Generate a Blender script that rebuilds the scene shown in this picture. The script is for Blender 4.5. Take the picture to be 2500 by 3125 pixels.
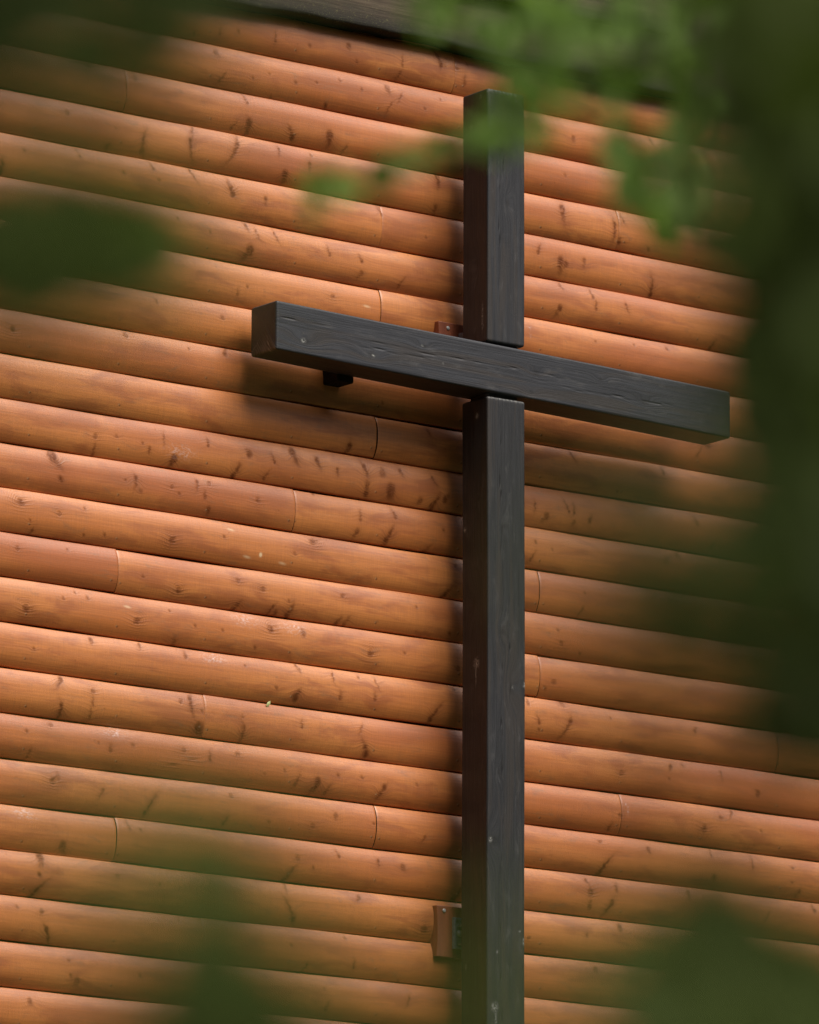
import bpy, math, random
import numpy as np
from mathutils import Vector, Matrix

for o in list(bpy.data.objects): bpy.data.objects.remove(o)
S = bpy.context.scene
COL = S.collection
R = math.radians
rnd = random.Random(7)
rng = np.random.default_rng(11)

# ------------------------------------------------------------------ camera
UP = 6.57                                     # height of the middle of the cross above the grass
F_PX, CX, CY, CZ = 21030.4, -13.4236, -16.8845, -4.9702 + UP
YAW, PIT, ROL = 0.66711, 0.20061, 0.00345
fw = Vector((math.sin(YAW)*math.cos(PIT), math.cos(YAW)*math.cos(PIT), math.sin(PIT)))
rt = Vector((math.cos(YAW), -math.sin(YAW), 0)); up = rt.cross(fw)
c_, s_ = math.cos(ROL), math.sin(ROL)
rt, up = c_*rt + s_*up, -s_*rt + c_*up
CAM = Vector((CX, CY, CZ))
cd = bpy.data.cameras.new('camera'); cam = bpy.data.objects.new('camera', cd); COL.objects.link(cam)
m3 = Matrix((rt, up, -fw)).transposed()
cam.matrix_world = Matrix.Translation(CAM) @ m3.to_4x4()
cd.sensor_fit = 'VERTICAL'; cd.sensor_height = 36.0
cd.lens = 36.0*F_PX/3125
cd.clip_end = 500; cd.clip_start = 0.05
APERTURE = 0.042
cd.dof.use_dof = True
cd.dof.focus_distance = 21.4
cd.dof.aperture_fstop = cd.lens/1000/APERTURE
S.camera = cam

def at(px, py, d):
    """world point seen at (px, py) of the 1725 px wide picture, d metres from the lens"""
    X = px*2500/1725; Y = py*2500/1725
    v = fw + rt*((X-1250)/F_PX) - up*((Y-1562.5)/F_PX)
    return CAM + v*d

# ------------------------------------------------------------------ light
SUN_AZ, SUN_EL = R(13), R(56)                 # azimuth measured from the wall's normal, to the right
w = bpy.data.worlds.new('World'); S.world = w; w.use_nodes = True
nt = w.node_tree; bg = nt.nodes['Background']
sk = nt.nodes.new('ShaderNodeTexSky'); sk.sky_type = 'NISHITA'; sk.sun_disc = False
sk.sun_elevation = SUN_EL; sk.sun_rotation = math.pi - SUN_AZ
sk.air_density = 1.0; sk.dust_density = 6.0; sk.ozone_density = 1.0
nt.links.new(sk.outputs[0], bg.inputs[0]); bg.inputs[1].default_value = 0.06
sd = bpy.data.lights.new('sun', 'SUN'); sd.energy = 4.7; sd.angle = R(46); sd.color = (1, 0.95, 0.90)
sun = bpy.data.objects.new('sun', sd); COL.objects.link(sun)
sdir = Vector((math.sin(SUN_AZ)*math.cos(SUN_EL), -math.cos(SUN_AZ)*math.cos(SUN_EL), math.sin(SUN_EL)))
sun.rotation_euler = (-sdir).to_track_quat('-Z', 'Y').to_euler()
S.view_settings.view_transform = 'Standard'; S.view_settings.look = 'None'
S.view_settings.gamma = 1; S.view_settings.exposure = 0.13
S.render.engine = 'CYCLES'

# ------------------------------------------------------------------ helpers
def tag(o, label=None, cat=None, group=None, kind=None):
    if label: o['label'] = label
    if cat: o['category'] = cat
    if group: o['group'] = group
    if kind: o['kind'] = kind
    return o

def empty(name, loc=(0, 0, 0)):
    o = bpy.data.objects.new(name, None); COL.objects.link(o); o.location = loc
    o.empty_display_size = .1
    return o

def link_mesh(name, V, faces, mat, parent=None, attrs=None, smooth=False):
    """V (n,3) array; faces: (m,4)/(m,3) int array or a list of such arrays"""
    V = np.asarray(V, np.float32)
    me = bpy.data.meshes.new(name)
    fl = faces if isinstance(faces, list) else [faces]
    fl = [np.asarray(f, np.int32) for f in fl if len(f)]
    me.vertices.add(len(V)); me.vertices.foreach_set('co', V.ravel())
    idx = np.concatenate([f.ravel() for f in fl])
    sizes = np.concatenate([np.full(len(f), f.shape[1], np.int32) for f in fl])
    me.loops.add(len(idx)); me.loops.foreach_set('vertex_index', idx)
    st = np.zeros(len(sizes), np.int32); st[1:] = np.cumsum(sizes)[:-1]
    me.polygons.add(len(sizes)); me.polygons.foreach_set('loop_start', st)
    me.polygons.foreach_set('loop_total', sizes)
    if smooth: me.polygons.foreach_set('use_smooth', np.ones(len(sizes), bool))
    me.update(calc_edges=True)
    for k, a in (attrs or {}).items():
        a = np.asarray(a, np.float32)
        at_ = me.attributes.new(k, 'FLOAT_VECTOR' if a.ndim == 2 else 'FLOAT', 'POINT')
        at_.data.foreach_set('vector' if a.ndim == 2 else 'value', a.ravel())
    me.materials.append(mat)
    o = bpy.data.objects.new(name, me); COL.objects.link(o)
    if parent:
        o.parent = parent; o.matrix_parent_inverse = parent.matrix_basis.inverted()
    return o

def grid_faces(nu, nv, off=0, flip=False):
    i = np.arange((nu-1)*(nv-1)); a = (i//(nv-1))*nv + i % (nv-1) + off
    q = np.stack([a, a+nv, a+nv+1, a+1], 1)
    return q[:, ::-1] if flip else q

class NT:
    def __init__(s, name):
        s.m = bpy.data.materials.new(name); s.m.use_nodes = True
        s.t = s.m.node_tree; s.b = s.t.nodes['Principled BSDF']
    def n(s, typ, **kw):
        o = s.t.nodes.new(typ)
        for k, v in kw.items(): setattr(o, k, v)
        return o
    def put(s, sock, v):
        if hasattr(v, 'links'): s.t.links.new(v, sock)
        elif isinstance(v, (tuple, list)) and len(v) == 3 and sock.type == 'RGBA': sock.default_value = (*v, 1)
        else: sock.default_value = v
    def attr(s, name, vec=False):
        o = s.n('ShaderNodeAttribute', attribute_name=name)
        return o.outputs['Vector' if vec else 'Fac']
    def math(s, op, a, b=0.0, c=None, clamp=False):
        o = s.n('ShaderNodeMath', operation=op, use_clamp=clamp); s.put(o.inputs[0], a); s.put(o.inputs[1], b)
        if c is not None: s.put(o.inputs[2], c)
        return o.outputs[0]
    def mix(s, f, a, b, mode='MIX'):
        o = s.n('ShaderNodeMix', data_type='RGBA', blend_type=mode)
        s.put(o.inputs['Factor'], f); s.put(o.inputs[6], a); s.put(o.inputs[7], b)
        return o.outputs[2]
    def vmul(s, v, k):
        o = s.n('ShaderNodeVectorMath', operation='MULTIPLY'); s.put(o.inputs[0], v); o.inputs[1].default_value = k
        return o.outputs[0]
    def noise(s, v, scale=1, detail=3, rough=.55, dist=0):
        o = s.n('ShaderNodeTexNoise'); s.put(o.inputs['Vector'], v)
        o.inputs['Scale'].default_value = scale; o.inputs['Detail'].default_value = detail
        o.inputs['Roughness'].default_value = rough; o.inputs['Distortion'].default_value = dist
        return o.outputs['Fac']
    def ramp(s, f, a, b, lo=0.0, hi=1.0):
        o = s.n('ShaderNodeMapRange', interpolation_type='SMOOTHSTEP'); s.put(o.inputs[0], f)
        for i, v in enumerate((a, b, lo, hi)): o.inputs[i+1].default_value = v
        return o.outputs[0]
    def bump(s, h, dist, strength=1.0, prev=None):
        o = s.n('ShaderNodeBump'); o.inputs['Strength'].default_value = strength
        o.inputs['Distance'].default_value = dist; s.put(o.inputs['Height'], h)
        if prev: s.put(o.inputs['Normal'], prev)
        return o.outputs[0]
    def out(s, col=None, rough=None, spec=None, nrm=None, metal=None):
        if col is not None: s.put(s.b.inputs['Base Color'], col)
        if rough is not None: s.put(s.b.inputs['Roughness'], rough)
        if spec is not None: s.put(s.b.inputs['Specular IOR Level'], spec)
        if nrm is not None: s.put(s.b.inputs['Normal'], nrm)
        if metal is not None: s.put(s.b.inputs['Metallic'], metal)
        return s.m

# ------------------------------------------------------------------ materials
def mat_siding():
    k = NT('stained_pine')
    g = k.attr('grain', True)                    # x along the board, growth-ring height, board number
    kn, ring, pale, chip, br = k.attr('knot'), k.attr('ring'), k.attr('pale'), k.attr('chip'), k.attr('tone')
    fib = k.noise(k.vmul(g, (5, 190, 7)), 1, 4, .6)
    fib2 = k.noise(k.vmul(g, (22, 620, 7)), 1, 3, .6)
    saw = k.noise(k.vmul(g, (330, 14, 7)), 1, 3, .6)
    saw2 = k.noise(k.vmul(g, (90, 9, 7)), 1, 3, .6)
    blot = k.noise(k.vmul(g, (4.5, 17, 3)), 1, 4, .6, .4)
    blot2 = k.noise(k.vmul(g, (1.6, 6, 5)), 1, 3, .5)
    grey = k.noise(k.vmul(g, (14, 42, 9)), 1, 5, .68, .6)
    base = k.mix(br, (.42, .110, .022), (.58, .190, .038))
    base = k.mix(k.ramp(blot2, .35, .68), base, (.63, .220, .050))
    base = k.mix(k.ramp(blot, .46, .66, 0, .85), base, (.37, .098, .018))
    base = k.mix(k.ramp(grey, .54, .78, 0, .55), base, (.21, .115, .055))
    base = k.mix(k.ramp(fib, .30, .72, .24, 0), base, (.22, .07, .02))
    base = k.mix(k.ramp(fib2, .35, .7, .14, 0), base, (.20, .07, .02))
    base = k.mix(k.ramp(saw, .35, .68, .17, 0), base, (.22, .075, .025))
    base = k.mix(k.ramp(saw2, .58, .75, 0, .14), base, (.23, .10, .045))
    # growth rings drawn tight round the knots, faint elsewhere
    rw = k.n('ShaderNodeTexWave', wave_type='BANDS', bands_direction='Y', wave_profile='SIN')
    k.put(rw.inputs['Vector'], k.vmul(g, (1.2, 26, 3))); rw.inputs['Scale'].default_value = 1.0
    rw.inputs['Distortion'].default_value = 3.0; rw.inputs['Detail'].default_value = 2; rw.inputs['Detail Scale'].default_value = .8
    band = k.ramp(rw.outputs['Fac'], .55, .95)
    base = k.mix(k.math('MULTIPLY', band, k.math('MULTIPLY_ADD', ring, .34, .07)), base, (.20, .06, .018))
    flut = k.noise(k.vmul(g, (70, 160, 7)), 1, 3, .6)
    kf = k.math('MULTIPLY', kn, k.ramp(flut, .25, .62, .55, 1.1), clamp=True)
    base = k.mix(k.math('MULTIPLY', kf, .93), base, (.120, .032, .009))
    pn = k.noise(k.vmul(g, (60, 110, 7)), 1, 5, .75, 1.0)
    base = k.mix(k.math('MULTIPLY', pale, k.ramp(pn, .46, .66, .0, .5)), base, (.70, .60, .58))
    base = k.mix(chip, base, (.72, .52, .30))
    h = k.math('ADD', k.math('MULTIPLY', fib, .6), k.math('MULTIPLY', saw, .5))
    h = k.math('ADD', h, k.math('MULTIPLY', band, k.math('MULTIPLY', ring, .7)))
    h = k.math('SUBTRACT', h, k.math('MULTIPLY', kf, 1.2))
    n1 = k.bump(h, .0011, .6)
    ro = k.math('ADD', k.math('MULTIPLY', blot, .18), .38)
    return k.out(base, ro, k.math('SUBTRACT', .75, k.math('MULTIPLY', kf, .6)), n1)

def mat_black():
    k = NT('black_stained_timber')
    g = k.attr('grain', True); kn, pale, crack = k.attr('knot'), k.attr('pale'), k.attr('crack')
    fib = k.noise(k.vmul(g, (4, 210, 160)), 1, 5, .62)
    fine = k.noise(k.vmul(g, (18, 900, 700)), 1, 3, .6)
    cath = k.noise(k.vmul(g, (1.6, 22, 16)), 1, 4, .55, .8)
    wear = k.noise(k.vmul(g, (9, 30, 30)), 1, 5, .7)
    saw = k.noise(k.vmul(g, (300, 20, 20)), 1, 3, .6)
    b = k.mix(k.ramp(fib, .3, .72), (.0110, .0110, .0122), (.026, .0265, .029))
    b = k.mix(k.attr('lit_tone'), b, (1.45, 1.5, 1.6), 'MULTIPLY')  # brighter reflection put into the colour, timber by timber: crossbeam most
    b = k.mix(k.ramp(cath, .5, .62, 0, .5), b, (.040, .031, .024))
    b = k.mix(k.ramp(wear, .54, .74, 0, .6), b, (.075, .072, .070))
    b = k.mix(k.ramp(fine, .5, .8, 0, .3), b, (.07, .06, .052))
    b = k.mix(k.math('MULTIPLY', kn, .75), b, (.012, .010, .009))
    b = k.mix(k.math('MULTIPLY', crack, .9), b, (.006, .005, .005))
    pn = k.noise(k.vmul(g, (160, 160, 160)), 1, 4, .7)
    b = k.mix(k.math('MULTIPLY', pale, k.ramp(pn, .42, .60)), b, (.34, .34, .31))
    h = k.math('ADD', k.math('MULTIPLY', fib, 1.0), k.math('MULTIPLY', saw, .25))
    h = k.math('SUBTRACT', h, k.math('MULTIPLY', crack, 2.2))
    n1 = k.bump(h, .0014, .7)
    return k.out(b, k.math('ADD', k.math('MULTIPLY', wear, .2), .42), .36, n1)

def mat_weathered():
    k = NT('weathered_board')
    tc = k.n('ShaderNodeTexCoord').outputs['Object']
    f = k.noise(k.vmul(tc, (3, 60, 75)), 1, 5, .65, .5); f2 = k.noise(k.vmul(tc, (20, 300, 300)), 1, 3, .6)
    bl = k.noise(k.vmul(tc, (5, 12, 12)), 1, 4, .6)
    b = k.mix(k.ramp(f, .3, .7), (.045, .032, .020), (.105, .078, .050))
    b = k.mix(k.ramp(f2, .4, .7, 0, .35), b, (.05, .035, .022))
    b = k.mix(k.ramp(bl, .5, .7, 0, .7), b, (.05, .045, .028))
    edge = k.attr('edge')
    b = k.mix(k.math('MULTIPLY', edge, .9), b, (.016, .014, .010))
    li = k.noise(tc, 190, 5, .7, 1.5)
    b = k.mix(k.math('MULTIPLY', k.ramp(li, .60, .66), k.ramp(bl, .42, .52)), b, (.20, .19, .07))
    return k.out(b, .8, .3, k.bump(f, .003, .7))

def mat_pad():
    k = NT('stained_block')
    tc = k.n('ShaderNodeTexCoord').outputs['Object']
    f = k.noise(k.vmul(tc, (60, 60, 6)), 1, 5, .65); f2 = k.noise(tc, 220, 4, .7)
    b = k.mix(k.ramp(f, .3, .7), (.20, .045, .014), (.30, .080, .026))
    b = k.mix(k.ramp(f2, .5, .75, 0, .5), b, (.10, .03, .012))
    return k.out(b, .55, .4, k.bump(f2, .001, .6))

def mat_simple(name, col, rough=.5, spec=.5, metal=0.0, var=.3, scale=40):
    k = NT(name)
    tc = k.n('ShaderNodeTexCoord').outputs['Object']
    f = k.noise(tc, scale, 4, .6)
    dk = tuple(c*(1-var) for c in col)
    return k.out(k.mix(k.ramp(f, .35, .65), dk, col), rough, spec, k.bump(f, .001, .3), metal)

def mat_leaf(name, c1, c2, trans):
    k = NT(name)
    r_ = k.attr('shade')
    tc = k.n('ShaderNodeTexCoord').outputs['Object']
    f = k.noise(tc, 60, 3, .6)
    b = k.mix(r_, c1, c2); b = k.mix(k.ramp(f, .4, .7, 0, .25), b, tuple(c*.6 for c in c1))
    tr = k.n('ShaderNodeBsdfTranslucent'); k.put(tr.inputs[0], k.mix(1.0, b, (1.0, 1.1, .45), 'MULTIPLY'))
    k.out(b, .65, .10)
    mx = k.n('ShaderNodeMixShader'); mx.inputs[0].default_value = trans
    k.t.links.new(k.b.outputs[0], mx.inputs[1]); k.t.links.new(tr.outputs[0], mx.inputs[2])
    k.t.links.new(mx.outputs[0], k.t.nodes['Material Output'].inputs[0])
    return k.m

M_SID, M_BLK, M_WEA, M_PAD = mat_siding(), mat_black(), mat_weathered(), mat_pad()
M_STEEL = mat_simple('galvanised_steel', (.30, .31, .33), .5, .5, .35, .35, 60)
M_SCREW = mat_simple('screw_steel', (.60, .60, .56), .35, .5, .4, .2, 200)
M_DARK = mat_simple('dark_sheathing', (.02, .014, .01), .9, .1)
M_BARK = mat_simple('bark', (.07, .055, .04), .9, .2, 0, .5, 18)
M_LEAF_D = mat_leaf('dark_foliage', (.040, .054, .018), (.095, .130, .030), .40)
M_LEAF_B = mat_leaf('bright_foliage', (.10, .17, .030), (.20, .31, .080), .45)
M_LEAF_M = mat_leaf('green_foliage', (.045, .058, .020), (.120, .165, .040), .42)
M_WOOD = mat_leaf('woodland_foliage', (.030, .045, .014), (.045, .065, .020), .2)
M_ROOF = mat_simple('roofing_felt', (.05, .05, .05), .9, .2, 0, .3, 20)

# ------------------------------------------------------------------ ground
def build_ground():
    n = 120; L = np.linspace(-1, 1, n); L = np.sign(L)*np.abs(L)**3*220
    X, Y = np.meshgrid(L-8, L-8, indexing='ij')
    Zg = .12*np.sin(X*.31)*np.cos(Y*.27) - .06
    k = NT('meadow_grass'); tc = k.n('ShaderNodeTexCoord').outputs['Object']
    a = k.noise(tc, .8, 5, .6); b = k.noise(tc, 24, 4, .7)
    c = k.mix(k.ramp(a, .35, .65), (.028, .042, .014), (.048, .062, .022))  # grass colours lowered to stand for tree shade on the ground
    c = k.mix(k.ramp(b, .45, .65, 0, .6), c, (.022, .026, .012))
    k.out(c, .9, .2, k.bump(b, .05, .8))
    o = link_mesh('ground', np.stack([X.ravel(), Y.ravel(), Zg.ravel()], 1), grid_faces(n, n), k.m, None, None, True)
    tag(o, kind='structure')
build_ground()

# woodland that closes the clearing on the street side and on the left
def build_woodland():
    r = np.random.default_rng(5)
    cl = []
    for i in range(900):
        az = r.uniform(-100, 88)*math.pi/180          # from the wall's outward normal, + to the right
        left = max(0, -az-.75)
        rad = r.uniform(30, 36) - 15*min(1, left*2.2)
        hmax = 13 + 2.2*math.sin(az*5)+1.5*math.sin(az*13+1) + 3.5*min(1, left*2)
        cl.append((rad*math.sin(az), -rad*math.cos(az), r.uniform(.3, 1)**.8*hmax, r.uniform(.8, 1.7)))
    n = 26; C0 = np.array(cl); P = []
    for (x, y, z, s) in cl:
        P.append(np.array([x, y, z]) + r.normal(0, 1, (n, 3))*s*.6)
    P = np.concatenate(P); P[:, 2] = np.abs(P[:, 2]); m = len(P)
    d = r.normal(0, 1, (m, 3)); d /= np.linalg.norm(d, axis=1)[:, None]
    e = np.cross(d, r.normal(0, 1, (m, 3))); e /= np.linalg.norm(e, axis=1)[:, None]
    L = r.uniform(.35, .75, (m, 1))
    V = np.stack([P-d*L, P+e*L*.42, P+d*L, P-e*L*.42], 1).reshape(-1, 3)
    o = link_mesh('woodland', V, np.arange(m*4).reshape(-1, 4), M_WOOD, None, {'shade': np.repeat(r.random(m), 4)})
    tag(o, 'dark green woodland closing the clearing behind the photographer', 'woodland', kind='stuff')
build_woodland()

# ------------------------------------------------------------------ log siding
SP = 0.13877; Z0 = 0.66127 + UP               # course height, datum seam
SAG = 0.0205
KN = '-907,185s -691,199s -920,105b -896,35f -609,65d -478,13D -233,101b -230,46f -396,215b -178,209s -188,160f -1233,-25r -1413,-16R -802,-18b -789,-113S -622,-101B -470,-99S -1494,-180r -1202,-227S -1308,-198d -1330,-255f -1019,-212S -1006,-152f -847,-200F -833,-159s -669,-171s -645,-252S -541,-162d -550,-202s -1652,-327d -1447,-297b -1165,-297b -1008,-299b -1276,-336d -1141,-339d -860,-321B -724,-342s -1731,-388S -793,-437b -756,-455b -681,-451b -792,-522F -472,-465b -344,-469b -343,-523f -175,-521f -942,-476d -828,-650s -791,-629d -452,-609r -1141,-727d -888,-743d -1257,-850r -1015,-860d -1686,-897R -1654,-504f -263,-300b -1233,13s -1343,51d -714,74d -779,51d -524,79d -429,103d -342,86d -1005,160d -837,193d -554,195d -362,177d -27,243B 91,247d 81,190s 47,223r 535,65s 877,113b 871,27f 490,-190S -26,-161S -35,-257s 748,-166b 860,-164b 712,-212S 737,-240s 865,-252d 394,-324f 484,-366S 585,-343s 875,-379S 489,-437b 615,-442b 474,-519F 630,-480s 762,-468b 630,-599d 940,-579d 797,-587d -76,-357d -85,66d -17,109d 500,-61d 723,88d -1370,-1185r -1289,-1176d -1189,-1185d -1108,-1163s -1070,-1226F -1162,-1204s -938,-1148s -781,-1157b -822,-1223F -706,-1219f -683,-1166b -599,-1148B -505,-1158B -429,-1175s -316,-1156B -310,-1209S -215,-1216S -172,-1144b -249,-1147s -382,-1099F -1369,-1228s -1516,-1285B -1497,-1338D -1255,-1310d -1215,-1312S -1196,-1336d -1078,-1309r -950,-1315s -932,-1279r -978,-1289s -747,-1308r -931,-1365s -338,-1304s -352,-1364f -200,-1279b -219,-1351F -1646,-1428R -1504,-1446r -1406,-1419d -1600,-1518f -1610,-1482d -1075,-1475R -875,-1441d -522,-1408R -597,-1459d -1657,-1573r -1468,-1555d -1047,-1631R -1184,-1603d -819,-1569r -721,-1588r -818,-1652F -684,-1647f -609,-1642F -665,-1660f -619,-1613d -408,-1569r -384,-1646f -417,-1653f -1618,-1757R -1482,-1708d -1204,-1743R -1078,-1698d -1389,-1695d -688,-1710R -562,-1701s -877,-1736d -1054,-1792s -298,-1742R -160,-1726d -1373,-1829s -1190,-1823s -1590,-1876d -580,-1820b -584,-1903F -444,-1835s -340,-1823d -269,-1838b -278,-1877s -415,-1888s -1491,-1968F -1366,-1983r -1370,-2013s -1485,-2055S -1374,-2050s -997,-1983S -1034,-1976r -796,-1998d -667,-1894d -788,-1836d -1017,-1825s -1434,-1682d -982,-1735d -747,-1775d -1405,-1501d -1329,-1491d 1077,-907f 534,-996b 918,-992s 419,-1215f 508,-1165b 538,-1169s 538,-1216f 374,-1182s 1060,-1141b 608,-1191f 379,-1298d 369,-1346f 448,-1313d 988,-1270b 583,-1441d 573,-1501f 941,-1418b 468,-1576d 483,-1617r 567,-1642d 453,-1749r 418,-1772d 389,-1880b 394,-1910d 512,-1889F 497,-1814b 692,-1839d 349,-1822s -62,-998b -42,-1150b -32,-1219F -95,-1227f 12,-1198f -3,-1308d -60,-1377f 13,-1514F 51,-1417r -112,-1571d 57,-1747r -34,-1903F 47,-1817d 27,-1639d -1614,-2133d -1520,-2101r -960,-2058B -791,-2047S -564,-1997s -330,-1990f -310,-2045B -1601,-2204f -1301,-2150s -1346,-2140d -1217,-2134d -1025,-2128r -1067,-2177h -995,-2155h -923,-2136s -813,-2117r -711,-2169d -633,-2150d -581,-2175f -507,-2186F -460,-2192f -423,-2145d -329,-2141d -248,-2178F -1512,-2271R -1495,-2255s -1331,-2293f -1147,-2311F -839,-2250r -856,-2329f -691,-2317d -520,-2314r -431,-2279s -281,-2283d -1465,-2477B -1227,-2381b -1182,-2391d -579,-2421r -611,-2476F -421,-2391b -161,-2415b -261,-2405s -1552,-2522S -1560,-2566D -1568,-2618F -1269,-2542r -1112,-2553d -620,-2514s -606,-2587B -336,-2525f -1549,-2681f -1522,-2743B -1637,-2671d -386,-2653d -600,-2694d -353,-2732s -539,-2759f -1446,-2816d -1437,-2862d -1180,-2840d -1584,-2957b -474,-2820d -460,-2871f -700,-2803d 734,-2017r 938,-2013d 1162,-1978s 1316,-2017b 726,-2156r 690,-2194f 1084,-2161R 1161,-2120r 1331,-2146d 645,-2249r 851,-2260b 660,-2332F 1119,-2238s 1293,-2256s 1469,-2255d 1464,-2303d 1129,-2319D 605,-2415R 595,-2385b 715,-2389s 685,-2457F 605,-2453s 1354,-2431f 1562,-2380b 1022,-2387s 349,-2587r 729,-2526s 585,-2559d 629,-2670s -110,-2141d -81,-2312f 63,-2473F -75,-2599R'
JOINTS = {1: [-1.269], 6: [-1.616], 3: [-.256], 5: [-.259], -1: [.04], 2: [.73], 10: [-.597], 12: [-1.278], 15: [-.941],
          8: [-.271], 11: [.395], 13: [.395], 18: [-1.272], 17: [-.27], 20: [-.942], 16: [.733]}
PALE = [(-.79, -1.691, 'P'), (-.908, -1.823, 'P'), (-.595, -1.694, 'P'), (-.731, -1.478, 'w'), (-.847, -1.413, 'y'), (-.783, -1.491, 'c'),
        (-.643, -1.494, 'c'), (-1.24, -1.704, 'c'), (-1.284, -2.096, 'P'), (-1.616, -2.38, 'P'), (.352, -.603, 'W'), (.758, -2.125, 'W'),
        (-.317, -.621, 'c'), (-1.04, -1.19, 'P')]

PEAK = .57
def log_profile(v, dep=0.0):
    """milled half-log face: fullest above the middle, turning in gradually to the lower seam"""
    lo = 1-np.clip((PEAK-v)/PEAK, 0, 1)**2.7
    hi = 1-.72*np.clip((v-PEAK)/(1-PEAK), 0, 1)**2.3
    return -(SAG+dep)*np.where(v < PEAK, lo, hi)

def knots():
    import re
    L = []
    for t in KN.split():
        m = re.match(r'(-?\d+),(-?\d+)(\w)', t); L.append((int(m[1])/1000, int(m[2])/1000, m[3]))
    # small unlisted specks of the same kinds, all over the wall
    for i in range(520):
        L.append((rnd.uniform(-3.2, 3.4), rnd.uniform(-3.4, .6), rnd.choice('ttttttfd')))
    for i in range(150):
        x = rnd.uniform(-3.4, 3.6)
        if x > 1.1 or x < -1.8: L.append((x, rnd.uniform(-3.4, .6), rnd.choice('bfsSdrRddd')))
    return L

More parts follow.
